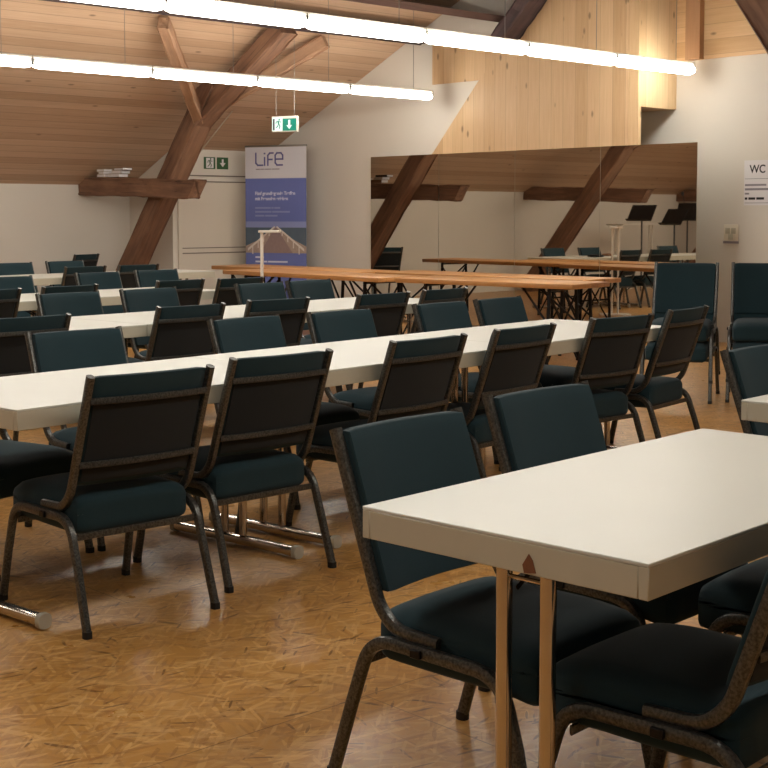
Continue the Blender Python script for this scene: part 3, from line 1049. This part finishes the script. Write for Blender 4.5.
# pale cord from the box top up to the roof
bm = bmesh.new(); cyl(bm, (-14.96, 10.35, 2.02), (-14.02, 10.35, roof_z(-14.02) - 0.005), 0.009, seg=8)
tag(new_obj('pull_rod', bm, M['book_a'], None, True), 'thin pale rod slanting from the door wall up to the roof boards', 'rod')

# WC notice and switch on the right wall
t = thing('wc_notice', 'white paper notice reading WC with small lines below, on the right wall', 'sign', (-7.61, WY - 0.002, 1.45), 0)
bbox('sheet', (-0.20, 0.20, -0.002, 0.0, 0.0, 0.465), M['paper'], t)
text_mesh('WC', 0.118, 'lettering', M['ink'], t, loc=(-0.135, -0.003, 0.335), rot=(PI / 2, 0, 0), bold=0.002, sx=0.9)
bm = bmesh.new()
box(bm, -0.19, 0.19, -0.0035, -0.002, 0.272, 0.277); box(bm, -0.19, 0.19, -0.0035, -0.002, 0.022, 0.027)
new_obj('rule', bm, M['grey_ink'], t)
def word_bars(nm, mat, parent, x0, z, h, words, y0, y1):
    bm = bmesh.new()
    x = x0
    for w in words:
        box(bm, x, x + w, y0, y1, z, z + h)
        x += w + h * 0.55
    return new_obj(nm, bm, mat, parent)
for words, z, h, mk in (([0.25], 0.200, 0.020, 'grey_ink'), ([0.33], 0.155, 0.022, 'grey_ink'), ([0.05], 0.112, 0.018, 'grey_ink'), ([0.03, 0.08, 0.09], 0.058, 0.024, 'ink')):
    word_bars('small_print', M[mk], t, -0.188, z, h, words, -0.0035, -0.002)
bm = bmesh.new(); box(bm, 0.15, 0.195, -0.0035, -0.002, 0.33, 0.42)
new_obj('red_corner', bm, M['red_ink'], t)
t = thing('light_switch', 'cream square light switch on the wall under the WC notice', 'switch', (-7.955, WY - 0.001, 1.08), 0)
bbox('plate', (-0.085, 0.085, -0.012, 0.0, 0.0, 0.17), M['switch'], t, 0.003)
for x, z in ((-0.035, 0.095), (0.035, 0.095), (0.0, 0.03)):
    bbox('rocker', (x - 0.028, x + 0.028, -0.018, -0.012, z - (0.02 if z < 0.05 else 0.022), z + 0.04), M['edge'], t, 0.002)
bbox('socket_strip', (-0.09, 0.09, -0.014, 0.0, -0.03, -0.006), M['grey_ink'], t)

# ------------------------------------------------------------------ roll-up banner
BW, BH = 0.93, 2.20
t = thing('roll_up_banner', 'blue and grey roll-up banner reading LiFe with a wooden pier picture', 'banner', (-14.22, 11.20, 0), R(22))
bbox('base_case', (-BW / 2 - 0.02, BW / 2 + 0.02, -0.06, 0.10, 0.0, 0.07), M['grey_metal'], t, 0.01)
bm = bmesh.new(); cyl(bm, (0, 0.04, 0.06), (0, 0.02, BH + 0.05), 0.010, seg=8)
new_obj('pole', bm, M['grey_metal'], t, True)
bbox('top_rail', (-BW / 2 - 0.005, BW / 2 + 0.005, -0.012, 0.02, BH + 0.05, BH + 0.075), M['grey_metal'], t, 0.004)
cl = bbox('cloth', (-BW / 2, BW / 2, -0.002, 0.0, 0.07, BH + 0.055), M['banner_blue'], t)
def flat(nm, pts, mat, d):
    bm = bmesh.new(); prism(bm, pts, 1, -0.002 - 0.0009 * d, -0.002)
    return new_obj(nm, bm, mat, cl)
Z1 = BH + 0.055
flat('light_field', [(-BW / 2, Z1), (BW / 2, Z1), (BW / 2, Z1 - 0.42), (-BW / 2, Z1 - 0.42)], M['banner_grey'], 1)
flat('haze_band', [(-BW / 2, 1.26), (BW / 2, 1.26), (BW / 2, 1.17), (-BW / 2, 1.17)], M['banner_pale'], 1)
flat('sea_band', [(-BW / 2, 1.18), (BW / 2, 1.18), (BW / 2, 0.93), (-BW / 2, 0.88)], M['banner_sea'], 2)
flat('sand_left', [(-BW / 2, 0.84), (-BW / 2, 0.93), (-0.22, 1.03), (-0.03, 1.19), (0.0, 1.17), (-0.22, 0.84)], M['banner_sand'], 3)
flat('sand_right', [(BW / 2, 0.84), (BW / 2, 0.93), (0.27, 1.02), (0.03, 1.18), (0.0, 1.17), (0.2, 0.84)], M['banner_sand'], 3)
flat('pier_deck', [(-0.012, 1.18), (0.012, 1.18), (0.26, 0.84), (-0.24, 0.84)], M['banner_pier'], 4)
for s in (-1, 1):
    flat('pier_rail', [(s * 0.008, 1.185), (s * 0.02, 1.20), (s * 0.43, 0.90), (s * 0.43, 0.865)], M['banner_post'], 5)
    for k in range(4):
        x = s * (0.10 + 0.085 * k); zt = 1.19 - abs(x) * 0.72
        flat('pier_post', [(x - 0.007, zt), (x + 0.007, zt), (x + 0.007, zt - 0.05 - 0.02 * k), (x - 0.007, zt - 0.05 - 0.02 * k)], M['banner_post'], 6)
# logo built from strokes
def stroke(pts, w=0.022):
    bm = bmesh.new()
    tube(bm, [(x, -0.004, z) for x, z in pts], 0.0012, w / 2, 8, up=Vector((0, 0, 1))) if False else None
    for (a, b) in zip(pts[:-1], pts[1:]):
        a = Vector((a[0], 0, a[1])); b = Vector((b[0], 0, b[1]))
        d = (b - a).normalized(); n = Vector((-d.z, 0, d.x)) * w / 2
        a2 = a - d * w / 2 * 0.9; b2 = b + d * w / 2 * 0.9
        prism(bm, [((a2 + n).x, (a2 + n).z), ((b2 + n).x, (b2 + n).z), ((b2 - n).x, (b2 - n).z), ((a2 - n).x, (a2 - n).z)], 1, -0.0042, -0.002)
    return bm
def logo(pl):
    bm = bmesh.new()
    for pts in pl:
        b = stroke(pts)
        me = bpy.data.meshes.new('tmp'); b.to_mesh(me); b.free()
        bm.from_mesh(me); bpy.data.meshes.remove(me)
    return bm
zb, zt = Z1 - 0.245, Z1 - 0.085
X0 = -0.30
new_obj('logo', logo([
    [(X0, zt + 0.0), (X0, zb + 0.03), (X0 + 0.03, zb), (X0 + 0.105, zb)],
    [(X0 + 0.135, zb), (X0 + 0.135, zb + 0.1)], [(X0 + 0.132, zt - 0.005), (X0 + 0.138, zt - 0.005)],
    [(X0 + 0.185, zb), (X0 + 0.185, zt - 0.03), (X0 + 0.215, zt), (X0 + 0.265, zt)], [(X0 + 0.185, zb + 0.075), (X0 + 0.25, zb + 0.075)],
    [(X0 + 0.405, zb), (X0 + 0.325, zb), (X0 + 0.298, zb + 0.03), (X0 + 0.298, zt - 0.03), (X0 + 0.325, zt), (X0 + 0.385, zt), (X0 + 0.412, zt - 0.03), (X0 + 0.412, zb + 0.078), (X0 + 0.298, zb + 0.078)]]),
    M['banner_logo'], cl)
word_bars('tagline', M['grey_ink'], cl, X0, zb - 0.06, 0.014, [0.07, 0.05, 0.10, 0.12], -0.003, -0.002)
text_mesh('Fünf grundlegende Treffen', 0.062, 'heading', M['banner_text'], cl, loc=(-0.315, -0.003, 1.615), rot=(PI / 2, 0, 0), sx=0.93, bold=0.0018)
text_mesh('mit Freunden erleben', 0.062, 'heading', M['banner_text'], cl, loc=(-0.315, -0.003, 1.545), rot=(PI / 2, 0, 0), sx=0.93, bold=0.0018)
for k, ws in enumerate([[0.24, 0.03, 0.09], [0.25, 0.27], [0.14, 0.19]]):
    word_bars('small_print', M['banner_pale'], cl, -0.315, 1.43 - 0.052 * k, 0.022, ws, -0.003, -0.002)
for k, ws in enumerate([[0.13], [0.12, 0.05, 0.3], [0.16, 0.05, 0.15], [0.1, 0.12, 0.2]]):
    word_bars('small_print', M['banner_text'], cl, -0.315, 0.77 - 0.058 * k, 0.022, ws, -0.003, -0.002)
